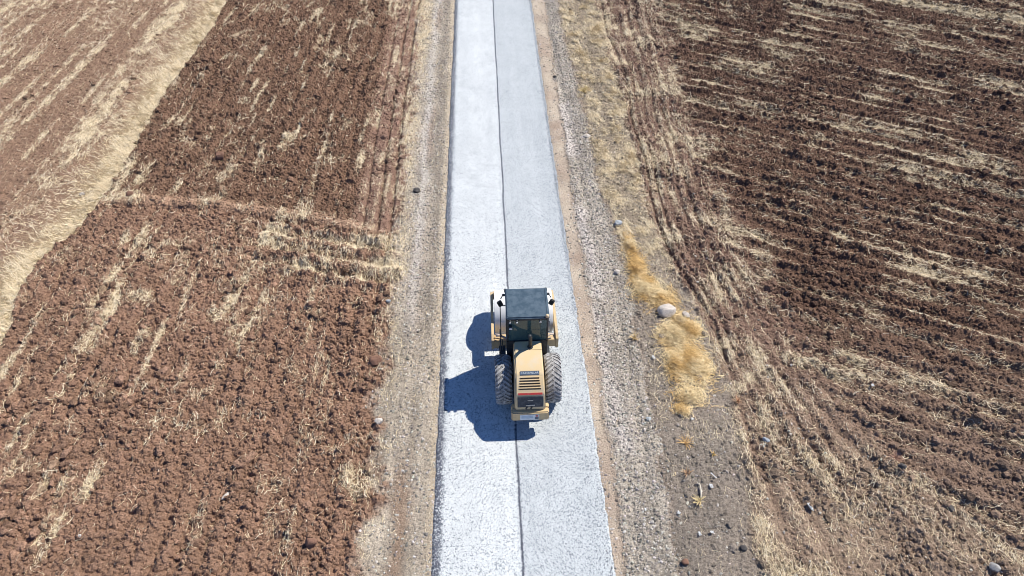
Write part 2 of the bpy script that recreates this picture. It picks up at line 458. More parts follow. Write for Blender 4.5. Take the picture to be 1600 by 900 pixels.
# ------------------------------------------------------------------ road
def road_material():
    m, nt, b = new_mat("chip_seal")
    L = nt.links
    tc = N(nt, "ShaderNodeTexCoord"); sp = N(nt, "ShaderNodeSeparateXYZ"); L.new(tc.outputs["Object"], sp.inputs[0])
    def math_(op, a, b_=None, clamp=False):
        n = nt.nodes.new("ShaderNodeMath"); n.operation = op; n.use_clamp = clamp
        for i, v in enumerate((a, b_)):
            if v is None: continue
            if isinstance(v, (int, float)): n.inputs[i].default_value = v
            else: L.new(v, n.inputs[i])
        return n.outputs[0]
    def noise(scale, det=2.0, vec=None, rough=.6):
        n = N(nt, "ShaderNodeTexNoise", Scale=scale, Detail=det, Roughness=rough)
        L.new(vec if vec is not None else tc.outputs["Object"], n.inputs["Vector"]); return n.outputs["Fac"]
    def mrange(v, a, b_, c=0.0, d=1.0):
        n = N(nt, "ShaderNodeMapRange", clamp=True)
        n.inputs[1].default_value = a; n.inputs[2].default_value = b_; n.inputs[3].default_value = c; n.inputs[4].default_value = d
        L.new(v, n.inputs[0]); return n.outputs[0]
    v1 = N(nt, "ShaderNodeTexVoronoi", Scale=33.0); L.new(tc.outputs["Object"], v1.inputs["Vector"])
    v2 = N(nt, "ShaderNodeTexVoronoi", Scale=56.0); L.new(tc.outputs["Object"], v2.inputs["Vector"])
    s1 = N(nt, "ShaderNodeSeparateColor"); L.new(v1.outputs["Color"], s1.inputs[0])
    s2 = N(nt, "ShaderNodeSeparateColor"); L.new(v2.outputs["Color"], s2.inputs[0])
    x = math_('ADD', sp.outputs[0], mrange(noise(0.35, 2), 0, 1, -0.06, 0.06))
    lane = mrange(x, -0.02, 0.02)                                    # 0 left lane, 1 right lane
    patch = noise(0.5, 3)
    # how much bare dark binder shows between the pale chips
    bare = math_('ADD', mrange(lane, 0, 1, 0.10, 0.15), mrange(patch, 0.35, 0.65, -0.03, 0.05))
    seam = mrange(math_('ABSOLUTE', math_('ADD', x, mrange(noise(9, 2), 0, 1, -0.03, 0.03))), 0.012, 0.05, 0.75, 0)
    xe = math_('ADD', sp.outputs[0], mrange(noise(6, 4), 0, 1, -0.08, 0.08))
    edl = mrange(xe, -S_edge + 0.10, -S_edge + 0.30, 0.58, 0)
    far = mrange(sp.outputs[1], 12, 20, 0.0, 0.7)
    edr = math_('MULTIPLY', mrange(xe, S_edge - 0.16, S_edge - 0.04, 0, 1), far)
    edr2 = mrange(xe, S_edge - 0.9, S_edge - 0.1, 0, 0.06)
    seam_n = mrange(xe, 0.05, 0.5, 0.06, 0)                           # a little thinner cover beside the joint
    bare = math_('ADD', bare, math_('MAXIMUM', seam, math_('MAXIMUM', edl, edr)))
    bare = math_('ADD', bare, edr2)
    k1 = math_('LESS_THAN', s1.outputs[0], bare)
    k2 = math_('LESS_THAN', s2.outputs[1], math_('MULTIPLY', bare, 0.75))
    dark = math_('MAXIMUM', k1, k2)
    chip = ramp(nt, s2.outputs[2], [(0.0, (0.40, 0.435, 0.455)), (0.4, (0.57, 0.60, 0.615)), (1.0, (0.71, 0.735, 0.745))])
    chip = mixc(nt, mrange(lane, 0, 1, 0, 1), chip, mixc(nt, 1.0, chip, (0.85, 0.865, 0.88), 'MULTIPLY'))
    dk = ramp(nt, s1.outputs[2], [(0.0, (0.10, 0.115, 0.14)), (0.5, (0.22, 0.245, 0.275)), (1.0, (0.40, 0.43, 0.46))])
    dk = mixc(nt, mrange(math_('MAXIMUM', seam, edl), 0.15, 0.5), dk, mixc(nt, 1.0, dk, (0.38, 0.38, 0.44), 'MULTIPLY'))
    mp = N(nt, "ShaderNodeMapping"); mp.inputs["Scale"].default_value = (2.4, 0.05, 1); L.new(tc.outputs["Object"], mp.inputs["Vector"])
    passes = ramp(nt, noise(1.0, 3, mp.outputs[0]), [(0.3, (0.90, 0.905, 0.915)), (0.65, (1.0, 1.0, 1.0))])
    blotch = ramp(nt, noise(1.3, 4), [(0.3, (0.93, 0.93, 0.93)), (0.65, (1.02, 1.02, 1.02))])
    chip = mixc(nt, 1.0, mixc(nt, 1.0, chip, passes, 'MULTIPLY'), blotch, 'MULTIPLY')
    c = mixc(nt, dark, chip, dk)
    L.new(c, b.inputs["Base Color"])
    b.inputs["Roughness"].default_value = 0.85; b.inputs["Specular IOR Level"].default_value = 0.2
    hh = math_('SUBTRACT', 1.0, v2.outputs["Distance"])
    bump(nt, b, hh, 0.35, 0.012)
    return m


def build_road():
    yy = np.concatenate([[-80, -40], np.arange(-6, 70, 0.06), [110, 200]])
    el = -S_edge + 0.08 * (fbm(yy / 0.25, yy * 0, 201, 3) - .5) + 0.03 * (vn(yy / 2.5, yy * 0, 202) - .5)
    er = S_edge + 0.08 * (fbm(yy / 0.25, yy * 0, 203, 3) - .5) + 0.04 * (vn(yy / 2.5, yy * 0, 204) - .5)
    cols = [(el - 0.04, -0.04 + 0 * yy), (el, 0.030 + 0 * yy), (el + 0.06, 0.040 + 0 * yy)]
    for t in np.linspace(-2, 2, 5): cols.append((t + 0 * yy, 0.052 - 0.003 * t * t + 0 * yy))
    cols += [(er - 0.06, 0.040 + 0 * yy), (er, 0.030 + 0 * yy), (er + 0.04, -0.04 + 0 * yy)]
    P = np.stack([np.stack([c[0], yy, c[1]], -1) for c in cols], 1)
    n, k = P.shape[:2]; idx = np.arange(n * k).reshape(n, k)
    F = np.stack([idx[:-1, :-1], idx[:-1, 1:], idx[1:, 1:], idx[1:, :-1]], -1).reshape(-1, 4)
    tag(mesh_np("road", P.reshape(-1, 3), F, road_material(), None, True), kind="structure")


build_road()


# ------------------------------------------------------------------ loose clods, stones, straw
def ico(sub, seed, jit, flat):
    bm = bmesh.new(); bmesh.ops.create_icosphere(bm, subdivisions=sub, radius=1.0)
    V = np.array([v.co[:] for v in bm.verts]); F = np.array([[v.index for v in f.verts] for f in bm.faces]); bm.free()
    r = np.random.default_rng(seed)
    V = V * (1 + jit * (r.random((len(V), 1)) - 0.5)) * np.array([1, 0.8, flat])
    V += 0.12 * np.sin(V[:, [1, 2, 0]] * 4 + seed)
    return V, F


def sample(D, total_cap):
    """points strewn over the ground with the given density"""
    ar = np.outer(np.gradient(ys), np.gradient(xs))
    view = np.abs(X + 0.59 - 0.042 * Y) < (9 + 0.62 * Y) * 1.12       # a margin past both sides of the view
    view &= (Y > 4.5) & (Y < 50)
    lam = np.clip(D, 0, None) * ar * view
    s = lam.sum()
    if s > total_cap: lam *= total_cap / s
    n = rng.poisson(lam).ravel(); k = np.repeat(np.arange(X.size), n)
    i, j = np.unravel_index(k, SH); dx = np.gradient(xs); dy = np.gradient(ys)
    return X[i, j] + (rng.random(len(k)) - .5) * dx[j] * 2, Y[i, j] + (rng.random(len(k)) - .5) * dy[i] * 2


def strew(name, D, cap, sub, smin, smax, power, tintf, mat, flat=0.7, sink=0.3, nvar=6, onroad=False):
    x, y = sample(D, cap); n = len(x)
    s = smin + (smax - smin) * rng.random(n) ** power
    z = at_grid(H, x, y) - s * sink * 0.3 + s * 0.15
    if onroad: z = np.where(np.abs(x) < S_edge - .02, .045, z)
    col = tintf(x, y, n); Vs, Fs, Cs, off = [], [], [], 0
    var = rng.integers(0, nvar, n)
    for q in range(nvar):
        V, F = ico(sub, 100 + q, 0.55, flat); k = np.where(var == q)[0]
        a = rng.random(len(k)) * 2 * math.pi; c, si = np.cos(a), np.sin(a)
        sx = s[k] * (0.75 + 0.6 * rng.random(len(k)))
        vx = V[None, :, 0] * sx[:, None]; vy = V[None, :, 1] * s[k][:, None]; vz = V[None, :, 2] * s[k][:, None]
        P = np.stack([x[k][:, None] + vx * c[:, None] - vy * si[:, None], y[k][:, None] + vx * si[:, None] + vy * c[:, None], z[k][:, None] + vz], -1)
        Vs.append(P.reshape(-1, 3)); Cs.append(np.repeat(col[k], len(V), 0))
        Fs.append((F[None] + (np.arange(len(k)) * len(V))[:, None, None] + off).reshape(-1, 3)); off += len(k) * len(V)
    return tag(mesh_np(name, np.concatenate(Vs), np.concatenate(Fs), mat, np.concatenate(Cs)), kind="stuff")


def soil_tint(x, y, n):
    return at_grid(A, x, y) * (0.6 + 0.75 * rng.random((n, 1)))


def stone_tint(x, y, n):
    g = 0.14 + 0.50 * rng.random((n, 1)) ** 1.5
    return g * np.array([1.0, 0.93, 0.85]) * (0.95 + 0.1 * rng.random((n, 3)))


strew("soil_clods", D_CLOD * 4, 130000, 1, 0.022, 0.072, 2.2, soil_tint, M_SOIL)
strew("soil_lumps", D_CLOD * 0.10 * (0.2 + 2 * ss(.45, .65, fbm(X / 2.5, Y / 2.5, 301, 3))), 5000, 2, 0.07, 0.17, 3.0, soil_tint, M_SOIL)
strew("gravel", D_GRV * 3.2, 90000, 1, 0.014, 0.05, 2.4, stone_tint, M_STONE, 0.65)


def chip_tint(x, y, n):
    g = np.where(rng.random((n, 1)) < .55, 0.42 + .2 * rng.random((n, 1)), 0.10 + .2 * rng.random((n, 1)))
    return g * np.array([0.97, 1.0, 1.04])


_ed = np.abs(X) - S_edge
strew("spilled_chippings", 420 * np.exp(-((_ed - .01) / np.where(X < 0, .07, .09)) ** 2) * (.25 + fbm(X / .4, Y / .9, 401, 3)), 26000, 1, 0.010, 0.026, 2.0, chip_tint, M_STONE, 0.7, onroad=True)


def strands(name, x, y, ang, length, width, lift, tint, kind="stuff", bend=0.5, seg=2):
    n = len(x); t = np.linspace(0, 1, seg + 1)
    ca, sa = np.cos(ang), np.sin(ang)
    bd = (rng.random(n) - 0.5) * bend * length
    px = x[:, None] + length[:, None] * (t - .5) * ca[:, None] - bd[:, None] * (4 * t * (1 - t)) * sa[:, None]
    py = y[:, None] + length[:, None] * (t - .5) * sa[:, None] + bd[:, None] * (4 * t * (1 - t)) * ca[:, None]
    z = at_grid(H, px.ravel(), py.ravel()).reshape(px.shape)
    pz = 0.5 * z + 0.5 * z.max(1, keepdims=True) + 0.012 + lift[:, None] * t ** 1.3
    tw = (rng.random(n) - .5) * 1.6
    wx = -sa * np.cos(tw) * width; wy = ca * np.cos(tw) * width; wz = np.sin(tw) * width
    tap = np.linspace(1, 0.45, seg + 1)
    L = np.stack([px - wx[:, None] * tap / 2, py - wy[:, None] * tap / 2, pz - wz[:, None] * tap / 2], -1)
    Rr = np.stack([px + wx[:, None] * tap / 2, py + wy[:, None] * tap / 2, pz + wz[:, None] * tap / 2], -1)
    V = np.stack([L, Rr], 2).reshape(n, -1, 3)                        # (n, 2*(seg+1), 3)
    f = np.array([[2 * i, 2 * i + 1, 2 * i + 3, 2 * i + 2] for i in range(seg)])
    F = (f[None] + (np.arange(n) * 2 * (seg + 1))[:, None, None]).reshape(-1, 4)
    o = mesh_np(name, V.reshape(-1, 3), F, M_STRAW, np.repeat(tint, 2 * (seg + 1), 0))
    return tag(o, kind=kind) if kind else o


def straw_tint(n, warm=0.0):
    a = np.array([0.72, 0.585, 0.37]); b = np.array([0.84, 0.76, 0.60]); c = np.array([0.46, 0.32, 0.15])
    t = rng.random((n, 1)); u = rng.random((n, 1)) ** 2
    return (a * (1 - t) + b * t) * (1 - u * 0.45) + c * u * 0.45


def build_straw():
    x, y = sample(1.5 * D_STRAW * (1 - np.clip(STAND, 0, 1)), 360000); n = len(x); print('straw', n)
    d = G(1600, 45) - G(1340, 0); e = .5; hd = np.arctan2(2 * e, RVE(y + e) - RVE(y - e))
    ang = np.where(x < 0, R(86.6), np.where(x < RHL(y), hd, math.atan2(d[1], d[0]))) + np.where(rng.random(n) < .55, rng.normal(0, .35, n), rng.random(n) * 6.28)
    strands("straw_litter", x, y, ang, 0.06 + 0.24 * rng.random(n) ** 1.7, (0.006 + 0.014 * rng.random(n)) * (0.7 + y / 55), 0.09 * rng.random(n) ** 2, straw_tint(n))
    x, y = sample(1.25 * D_STRAW * np.clip(STAND, 0, 1), 170000); n = len(x); print('grass', n)
    ang = R(205) + rng.normal(0, .75, n) + 4.5 * (fbm(x / .6, y / .6, 333, 2) - .5)
    strands("dry_grass", x, y, ang, 0.08 + 0.20 * rng.random(n), (0.009 + 0.014 * rng.random(n)) * (0.7 + y / 60), 0.22 * rng.random(n) ** 1.5, straw_tint(n), bend=0.7)


build_straw()


# ------------------------------------------------------------------ tall golden grass on the right verge
def grass_clump(name, label, blobs, n, seed):
    r = np.random.default_rng(seed); xs_, ys_, an, hh = [], [], [], []
    for (px, py, rx, ry, w, adeg) in blobs:
        c = G(px, py); ax = abs(G(px + rx, py)[0] - c[0]); ay = abs(G(px, py - ry)[1] - c[1]); k = int(n * w)
        a = r.random(k) * 2 * math.pi; q = np.abs(r.normal(0, .46, k))
        xs_.append(c[0] + ax * q * np.cos(a)); ys_.append(c[1] + ay * q * np.sin(a))
        an.append(R(adeg) + 0.6 * r.standard_normal(k) + 3.0 * (fbm(xs_[-1] / .55, ys_[-1] / .55, seed, 2) - .5)); hh.append(np.clip(1.1 - .45 * q, .25, 1))
    x, y, ang, hh = map(np.concatenate, (xs_, ys_, an, hh)); m = len(x)
    g = np.array([0.65, 0.45, 0.19]); p = np.array([0.84, 0.72, 0.46]); d = np.array([0.46, 0.25, 0.08])
    t = ss(.38, .66, fbm(x / 0.4, y / 0.5, seed + 9, 3))[:, None]; u = r.random((m, 1)) ** 2
    tint = ((g * (1 - t) + p * t) * (1 - .5 * u) + d * .5 * u) * (0.85 + 0.3 * r.random((m, 1)))
    o = strands(name, x, y, ang, 0.18 + 0.36 * r.random(m), 0.009 + 0.011 * r.random(m), hh * (0.04 + 0.19 * r.random(m) ** 1.4), tint, kind=None, bend=0.6, seg=3)
    return tag(o, label, "dry grass", "golden grass clumps on the right verge")


grass_clump("dry_grass_clump", "long narrow clump of golden dry grass tapering away from the pale boulder on the verge",
            [(984, 385, 10, 26, .10, 250), (995, 420, 17, 30, .22, 245), (1010, 452, 26, 26, .34, 235), (1035, 468, 26, 22, .24, 215), (1062, 500, 12, 16, .10, 250)], 6000, 5)
grass_clump("dry_grass_clump", "broad round clump of tangled golden dry grass beside the ash grey ground",
            [(1055, 525, 30, 26, .28, 230), (1080, 515, 20, 22, .12, 240), (1060, 570, 26, 36, .25, 225), (1088, 572, 26, 36, .25, 200), (1078, 618, 28, 20, .10, 225), (1066, 642, 14, 10, .03, 250)], 9000, 8)


# ------------------------------------------------------------------ shapes for the road roller
class MB:
    def __init__(s): s.bm = bmesh.new()

    def box(s, c, d, rot=None, bev=0.0, seg=2, taper=None):
        r = bmesh.ops.create_cube(s.bm, size=1.0)["verts"]
        for v in r:
            if taper and v.co.z > 0: v.co.x *= taper[0]; v.co.y *= taper[1]
            v.co = Vector((v.co.x * d[0], v.co.y * d[1], v.co.z * d[2]))
        if bev:
            ed = list({e for v in r for e in v.link_edges})
            q = bmesh.ops.bevel(s.bm, geom=ed, offset=bev, segments=seg, affect='EDGES', clamp_overlap=True)
            r = list({v for f in q["faces"] for v in f.verts} | {v for v in r if v.is_valid})
        m = Matrix.Translation(c) @ (Euler(rot).to_matrix().to_4x4() if rot else Matrix())
        for v in r: v.co = m @ v.co
        return s

    def prism(s, prof, x0, x1, axis='x', bev=0.0, seg=2, top=1.0):
        """outline in the yz plane pushed along x"""
        a = [s.bm.verts.new((x0, p[0], p[1])) for p in prof]; b = [s.bm.verts.new((x1, p[0], p[1])) for p in prof]
        n = len(prof); fs = [s.bm.faces.new(a[::-1]), s.bm.faces.new(b)]
        for i in range(n): fs.append(s.bm.faces.new((a[i], a[(i + 1) % n], b[(i + 1) % n], b[i])))
        bmesh.ops.recalc_face_normals(s.bm, faces=fs)
        if bev:
            ed = list({e for f in fs for e in f.edges})
            bmesh.ops.bevel(s.bm, geom=ed, offset=bev, segments=seg, affect='EDGES', clamp_overlap=True)
        return s

    def tube(s, pts, r, n=8, caps=True):
        pts = [Vector(p) for p in pts]; rings = []
        for i, p in enumerate(pts):
            t = (pts[min(i + 1, len(pts) - 1)] - pts[max(i - 1, 0)]).normalized()
            u = t.orthogonal().normalized() if i == 0 else (rings_u - t * rings_u.dot(t)).normalized()
            rings_u = u; w = t.cross(u); rr = r[i] if isinstance(r, (list, tuple)) else r
            rings.append([s.bm.verts.new(p + (u * math.cos(2 * math.pi * k / n) + w * math.sin(2 * math.pi * k / n)) * rr) for k in range(n)])
        for a, b in zip(rings[:-1], rings[1:]):
            for k in range(n): s.bm.faces.new((a[k], a[(k + 1) % n], b[(k + 1) % n], b[k]))
        if caps: s.bm.faces.new(rings[0][::-1]); s.bm.faces.new(rings[-1])
        return s

    def lathe_x(s, prof, c, n=48, closed=False):
        """profile of (x, radius) turned about an axle along x"""
        rings = []
        for k in range(n):
            a = 2 * math.pi * k / n
            rings.append([s.bm.verts.new((c[0] + p[0], c[1] + p[1] * math.cos(a), c[2] + p[1] * math.sin(a))) for p in prof])
        m = len(prof)
        for k in range(n):
            a, b = rings[k], rings[(k + 1) % n]
            for i in range(m if closed else m - 1): s.bm.faces.new((a[i], a[(i + 1) % m], b[(i + 1) % m], b[i]))
        bmesh.ops.recalc_face_normals(s.bm, faces=s.bm.faces[:])
        return s

    def quad(s, pts):
        s.bm.faces.new([s.bm.verts.new(p) for p in pts]); return s

    def build(s, name, mat, parent=None, smooth=False, angle=40):
        me = bpy.data.meshes.new(name)
        if smooth:
            for f in s.bm.faces: f.smooth = True
            for e in s.bm.edges:
                if len(e.link_faces) == 2 and e.calc_face_angle(0) > R(angle): e.smooth = False
        s.bm.to_mesh(me); s.bm.free(); me.materials.append(mat)
        return link(bpy.data.objects.new(name, me), parent)


M_TAN = plain("faded_yellow_paint", (0.62, 0.478, 0.278), 0.5, 0.35, dirt=(0.58, 0.49, 0.36), dscale=3.0)
M_TAN2 = plain("dusty_yellow_paint", (0.58, 0.43, 0.24), 0.6, 0.25, dirt=(0.40, 0.32, 0.23), dscale=7.0)
M_DRUM = plain("dusty_drum_steel", (0.78, 0.78, 0.77), 0.55, 0.4, dirt=(0.55, 0.55, 0.56), dscale=5.0, dlo=0.5, dhi=0.8)
M_DARK = plain("black_paint", (0.018, 0.022, 0.028), 0.5, 0.4, dirt=(0.05, 0.055, 0.06), dscale=8.0)
M_ROOF = plain("dusty_roof_plastic", (0.04, 0.072, 0.105), 0.5, 0.3, dirt=(0.135, 0.18, 0.225), dscale=4.0, dlo=0.4, dhi=0.85)
M_RUBBER = plain("dusty_tyre_rubber", (0.40, 0.40, 0.41), 0.9, 0.15, dirt=(0.17, 0.165, 0.16), dscale=9.0, dlo=0.45, dhi=0.62, bstr=.4)
M_SIDEW = plain("tyre_side_rubber", (0.27, 0.27, 0.27), 0.9, 0.15, dirt=(0.11, 0.105, 0.10), dscale=6.0)
M_WHITE = plain("white_lamp_glass", (0.75, 0.76, 0.76), 0.25, 0.5)
M_SEAT = plain("seat_fabric", (0.02, 0.021, 0.024), 0.8, 0.2)
M_PLATE = plain("blue_black_plate", (0.06, 0.09, 0.14), 0.5, 0.4)
M_PALE = plain("pale_lettering", (0.55, 0.62, 0.68), 0.6, 0.2)
M_RED = plain("red_stripe", (0.52, 0.055, 0.05), 0.5, 0.3, dirt=(0.45, 0.12, 0.10))
M_CHAR = plain("grimy_grille_panel", (0.05, 0.055, 0.065), 0.6, 0.3, dirt=(0.17, 0.17, 0.17), dscale=9.0, dlo=.5, dhi=.8)
M_SLOT = plain("dark_vent_opening", (0.075, 0.055, 0.04), 0.9, 0.1)
M_STICK = plain("white_sticker", (0.66, 0.70, 0.74), 0.5, 0.3)
M_BLUEP = plain("pale_blue_print", (0.42, 0.52, 0.62), 0.6, 0.2)
M_STEEL = plain("worn_steel", (0.40, 0.38, 0.36), 0.45, 0.5, metal=0.6)
M_BEAC = plain("bleached_amber_lens", (0.72, 0.52, 0.32), 0.3, 0.5)
M_HOSE = plain("dusty_hose", (0.52, 0.43, 0.37), 0.7, 0.2)


def glass_material():
    m, nt, b = new_mat("tinted_cab_glass")
    nt.nodes.remove(b); out = nt.nodes["Material Output"]
    tr = N(nt, "ShaderNodeBsdfTransparent"); tr.inputs[0].default_value = (0.42, 0.60, 0.56, 1)
    gl = N(nt, "ShaderNodeBsdfGlossy", Roughness=0.03); gl.inputs[0].default_value = (0.9, 0.95, 0.95, 1)
    df = N(nt, "ShaderNodeBsdfDiffuse"); df.inputs[0].default_value = (0.13, 0.24, 0.24, 1)
    fr = N(nt, "ShaderNodeFresnel", IOR=1.5); mx = N(nt, "ShaderNodeMixShader"); my = N(nt, "ShaderNodeMixShader"); my.inputs[0].default_value = 0.4
    nt.links.new(tr.outputs[0], my.inputs[1]); nt.links.new(df.outputs[0], my.inputs[2])
    nt.links.new(fr.outputs[0], mx.inputs[0]); nt.links.new(my.outputs[0], mx.inputs[1]); nt.links.new(gl.outputs[0], mx.inputs[2])
    nt.links.new(mx.outputs[0], out.inputs[0])
    return m


M_GLASS = glass_material()


def text_mesh(name, body, size, mat, parent, loc, rot, depth=0.002):
    cu = bpy.data.curves.new("lettering_curve", 'FONT'); cu.body = body; cu.size = size
    cu.align_x = 'CENTER'; cu.align_y = 'CENTER'; cu.extrude = depth
    t = bpy.data.objects.new("lettering_source", cu); COL.objects.link(t)
    dg = bpy.context.evaluated_depsgraph_get()
    me = bpy.data.meshes.new_from_object(t.evaluated_get(dg))
    bpy.data.objects.remove(t); bpy.data.curves.remove(cu)
    me.name = name; me.materials.clear(); me.materials.append(mat)
    o = link(bpy.data.objects.new(name, me), parent); o.location = loc; o.rotation_euler = rot
    return o


# ------------------------------------------------------------------ the road roller
def build_roller():
    root = bpy.data.objects.new("road_roller", None); COL.objects.link(root)
    root.location = (0.42, 14.0, 0.047)
    tag(root, "faded yellow road roller with white steel drum and dark cab on the pale gravel road", "road roller")
    # drum
    r, hw, cy = 0.755, 0.95, 1.45
    prof = [(-hw + .12, .30), (-hw + .10, r - .10), (-hw, r - .06), (-hw, r - .006), (-hw + .012, r), (hw - .012, r), (hw, r - .006), (hw, r - .06), (hw - .10, r - .10), (hw - .12, .30)]
    dr = MB().lathe_x(prof, (0, cy, r), 96).build("drum", M_DRUM, root, True)
    for sx in (-1, 1):
        hb = MB().lathe_x([(0, 0.001), (0, .36), (.10 * sx, .36), (.13 * sx, .30), (.13 * sx, .001)], (sx * (hw - .13), cy, r), 32)
        hb.build("drum_hub", M_DARK, dr, True)
    # frame round the drum
    for sx in (-1, 1):
        p = [(0.08, .48), (0.08, .92), (0.30, 1.0), (1.35, 1.0), (2.10, .98), (2.30, .88), (2.30, .55), (2.05, .52), (1.75, .50), (1.3, .50), (.9, .52)]
        MB().prism(p, sx * 1.075, sx * 0.985, bev=.008).build("side_plate", M_TAN2, root)
    MB().box((0, .235, .70), (1.968, .30, .34), bev=.012).build("crossbeam", M_TAN2, root)
    MB().box((0, 2.285, .72), (1.968, .12, .34), bev=.012).build("crossbeam", M_TAN2, root)
    MB().box((0, 2.20, .33), (1.8, .03, .2), rot=(R(-12), 0, 0)).build("scraper", M_STEEL, root)
    # yoke and articulation
    MB().box((0, -.10, .72), (.56, .36, .5), bev=.03).box((0, -.38, .72), (.30, .24, .34), bev=.02).build("articulation_joint", M_DARK, root)
    for sx in (-1, 1):
        MB().tube([(sx * .33, .10, .78), (sx * .36, -.85, .80)], .035).build("steering_cylinder", M_STEEL, root)
    MB().tube([(-.93, .20, 1.02), (-.80, .17, 1.06), (-.66, .12, 1.02), (-.52, .06, .96), (-.4, -.05, .9)], .035).tube([(-.95, .28, 1.0), (-.82, .26, .99), (-.68, .18, .94), (-.5, .12, .9)], .025).build("hydraulic_hose", M_HOSE, root, True)
    MB().tube([(.92, .20, 1.02), (.80, .17, 1.05), (.68, .10, 1.0), (.5, .02, .94)], .03).build("hydraulic_hose", M_HOSE, root, True)
    # rear frame, axle, bumper
    MB().box((0, -1.45, .80), (.74, 2.0, .5), bev=.02).build("rear_frame", M_DARK, root)
    MB().tube([(-.72, -1.35, .78), (.72, -1.35, .78)], .13, 12).build("rear_axle", M_DARK, root)
    bp = MB().box((0, -2.63, .76), (1.10, .20, .40), bev=.035)
    for sx in (-1, 1): bp.box((sx * .49, -2.475, .80), (.13, .16, .38), bev=.03)
    bp = bp.build("bumper", M_TAN2, root, True)
    st = MB().box((-.02, -2.733, .745), (.56, .006, .26)).build("sticker", M_STICK, bp)
    pr = MB()
    for k, (w, zz) in enumerate([(.32, .80), (.34, .755), (.34, .71)]): pr.box((-.09, -2.738, zz), (w, .004, .022))
    pr.build("sticker_print", M_BLUEP, st)
    mk = MB(); mk.quad([(.14, -2.738, .845), (.24, -2.738, .845), (.20, -2.738, .79), (.18, -2.738, .79)]); mk.quad([(.17, -2.738, .785), (.21, -2.738, .785), (.24, -2.738, .755), (.14, -2.738, .755)])
    mk.build("sticker_emblem", M_RED, st)
    MB().box((.19, -2.738, .695), (.11, .004, .085)).build("sticker_panel", M_PLATE, st)
    # hood
    hood_p = [(-.88, .95), (-.88, 2.02), (-1.30, 2.01), (-1.96, 1.945), (-2.10, 1.875), (-2.44, 1.60), (-2.52, 1.50), (-2.62, 1.08), (-2.62, .95)]
    hm = MB().prism(hood_p, -.41, .41, bev=.035, seg=3)
    for v in hm.bm.verts:                                            # a little wider low down and at the tail
        f = 1 + 0.10 * min(1, max(0, (1.95 - v.co.z) / .9)) ; v.co.x *= f
    hood = hm.build("hood", M_TAN, root, True, 30)
    MB().box((0, -1.235, 2.0115), (.80, .008, .008)).build("hood_seam", M_SLOT, hood)
    # sloping deck with five vents
    a0, a1 = Vector((0, -2.10, 1.875)), Vector((0, -2.44, 1.60)); dv = a1 - a0; ang = math.atan2(dv.z, dv.y) + math.pi
    nrm = Vector((0, -math.sin(ang), math.cos(ang))); nrm = nrm if nrm.z > 0 else -nrm
    for k in range(5):
        t = 0.12 + 0.175 * k; c = a0 + dv * t
        wv = .54 + .02 * k
        MB().box(c + nrm * .003, (wv, .036, .008), rot=(ang, 0, 0)).build("vent_slot", M_SLOT, hood)
        MB().box(c + nrm * .014 - dv.normalized() * .024, (wv + .02, .018, .026), rot=(ang - .35, 0, 0), bev=.005).build("vent_slat", M_TAN, hood)
    pc = Vector((0.0, -2.015, 1.918)); pa = math.atan2(1.945 - 1.875, 0.14)
    pl = MB().box(pc + Vector((0, -.004, .008)), (.56, .115, .010), rot=(pa, 0, 0), bev=.003).build("nameplate", M_PLATE, hood)
    text_mesh("lettering", "CATERPILLAR", .085, M_PALE, pl, pc + Vector((0, -.004, .008)) + Vector((0, -math.sin(pa), math.cos(pa))) * .0075, (pa, 0, 0))
    # tail: red stripe and dark grille panel
    b0, b1 = Vector((0, -2.52, 1.50)), Vector((0, -2.62, 1.08)); dw = b1 - b0
    tn = Vector((0, dw.z, -dw.y)).normalized(); ta = math.atan2(dw.z, dw.y) + math.pi
    c0 = (a1 + b0) / 2; na = math.atan2(b0.z - a1.z, b0.y - a1.y) + math.pi
    nn = Vector((0, -math.sin(na), math.cos(na))); nn = nn if nn.z > 0 else -nn
    MB().box(c0 + nn * .004, (.70, .06, .006), rot=(na, 0, 0)).build("red_stripe", M_RED, hood)
    gp = MB().box((b0 + b1) / 2 + tn * .006, (.74, dw.length - .04, .014), rot=(ta, 0, 0), bev=.004).build("grille_panel", M_CHAR, hood)
    MB().box(b0 + dw * .36 + tn * .018, (.16, .035, .010), rot=(ta, 0, 0), bev=.003).build("latch", M_STEEL, gp)
    MB().box(b0 + dw * .78 + tn * .020, (.26, .06, .018), rot=(ta, 0, 0), bev=.004).build("handle", M_STEEL, gp)
    for ux in (-.09, .05): MB().tube([b0 + dw * .88 + tn * .03 + Vector((ux, 0, 0)), b0 + dw * 1.05 + tn * .03 + Vector((ux - .035, 0, 0))], .025).build("tow_hook", M_DARK, gp)
    # exhaust
    MB().tube([(.07, -1.13, 1.98), (.07, -1.13, 2.46), (.065, -1.15, 2.54), (.05, -1.19, 2.60), (.02, -1.27, 2.66)], [.055, .055, .052, .05, .048], 14, caps=True).build("exhaust_pipe", M_DARK, root, True)
    MB().tube([(.07, -1.13, 1.99), (.07, -1.13, 2.05)], .085, 14).build("exhaust_collar", M_DARK, root, True)
    # wheels
    for sx in (-1, 1):
        wx, wy, wz, tr, tw = sx * .745, -1.35, .78, .745, .50
        wheel = bpy.data.objects.new("rear_wheel", None); link(wheel, root); wheel.location = (wx, wy, wz)
        h = tw / 2
        pf = [(-h + .06, .34), (-h + .01, .44), (-h, .58), (-h + .02, tr - .08), (-h + .08, tr - .01), (0, tr), (h - .08, tr - .01), (h - .02, tr - .08), (h, .58), (h - .01, .44), (h - .06, .34)]
        ty = MB().lathe_x(pf, (0, 0, 0), 72).build("tyre", M_SIDEW, wheel, True, 60)
        tb = MB(); nl = 32
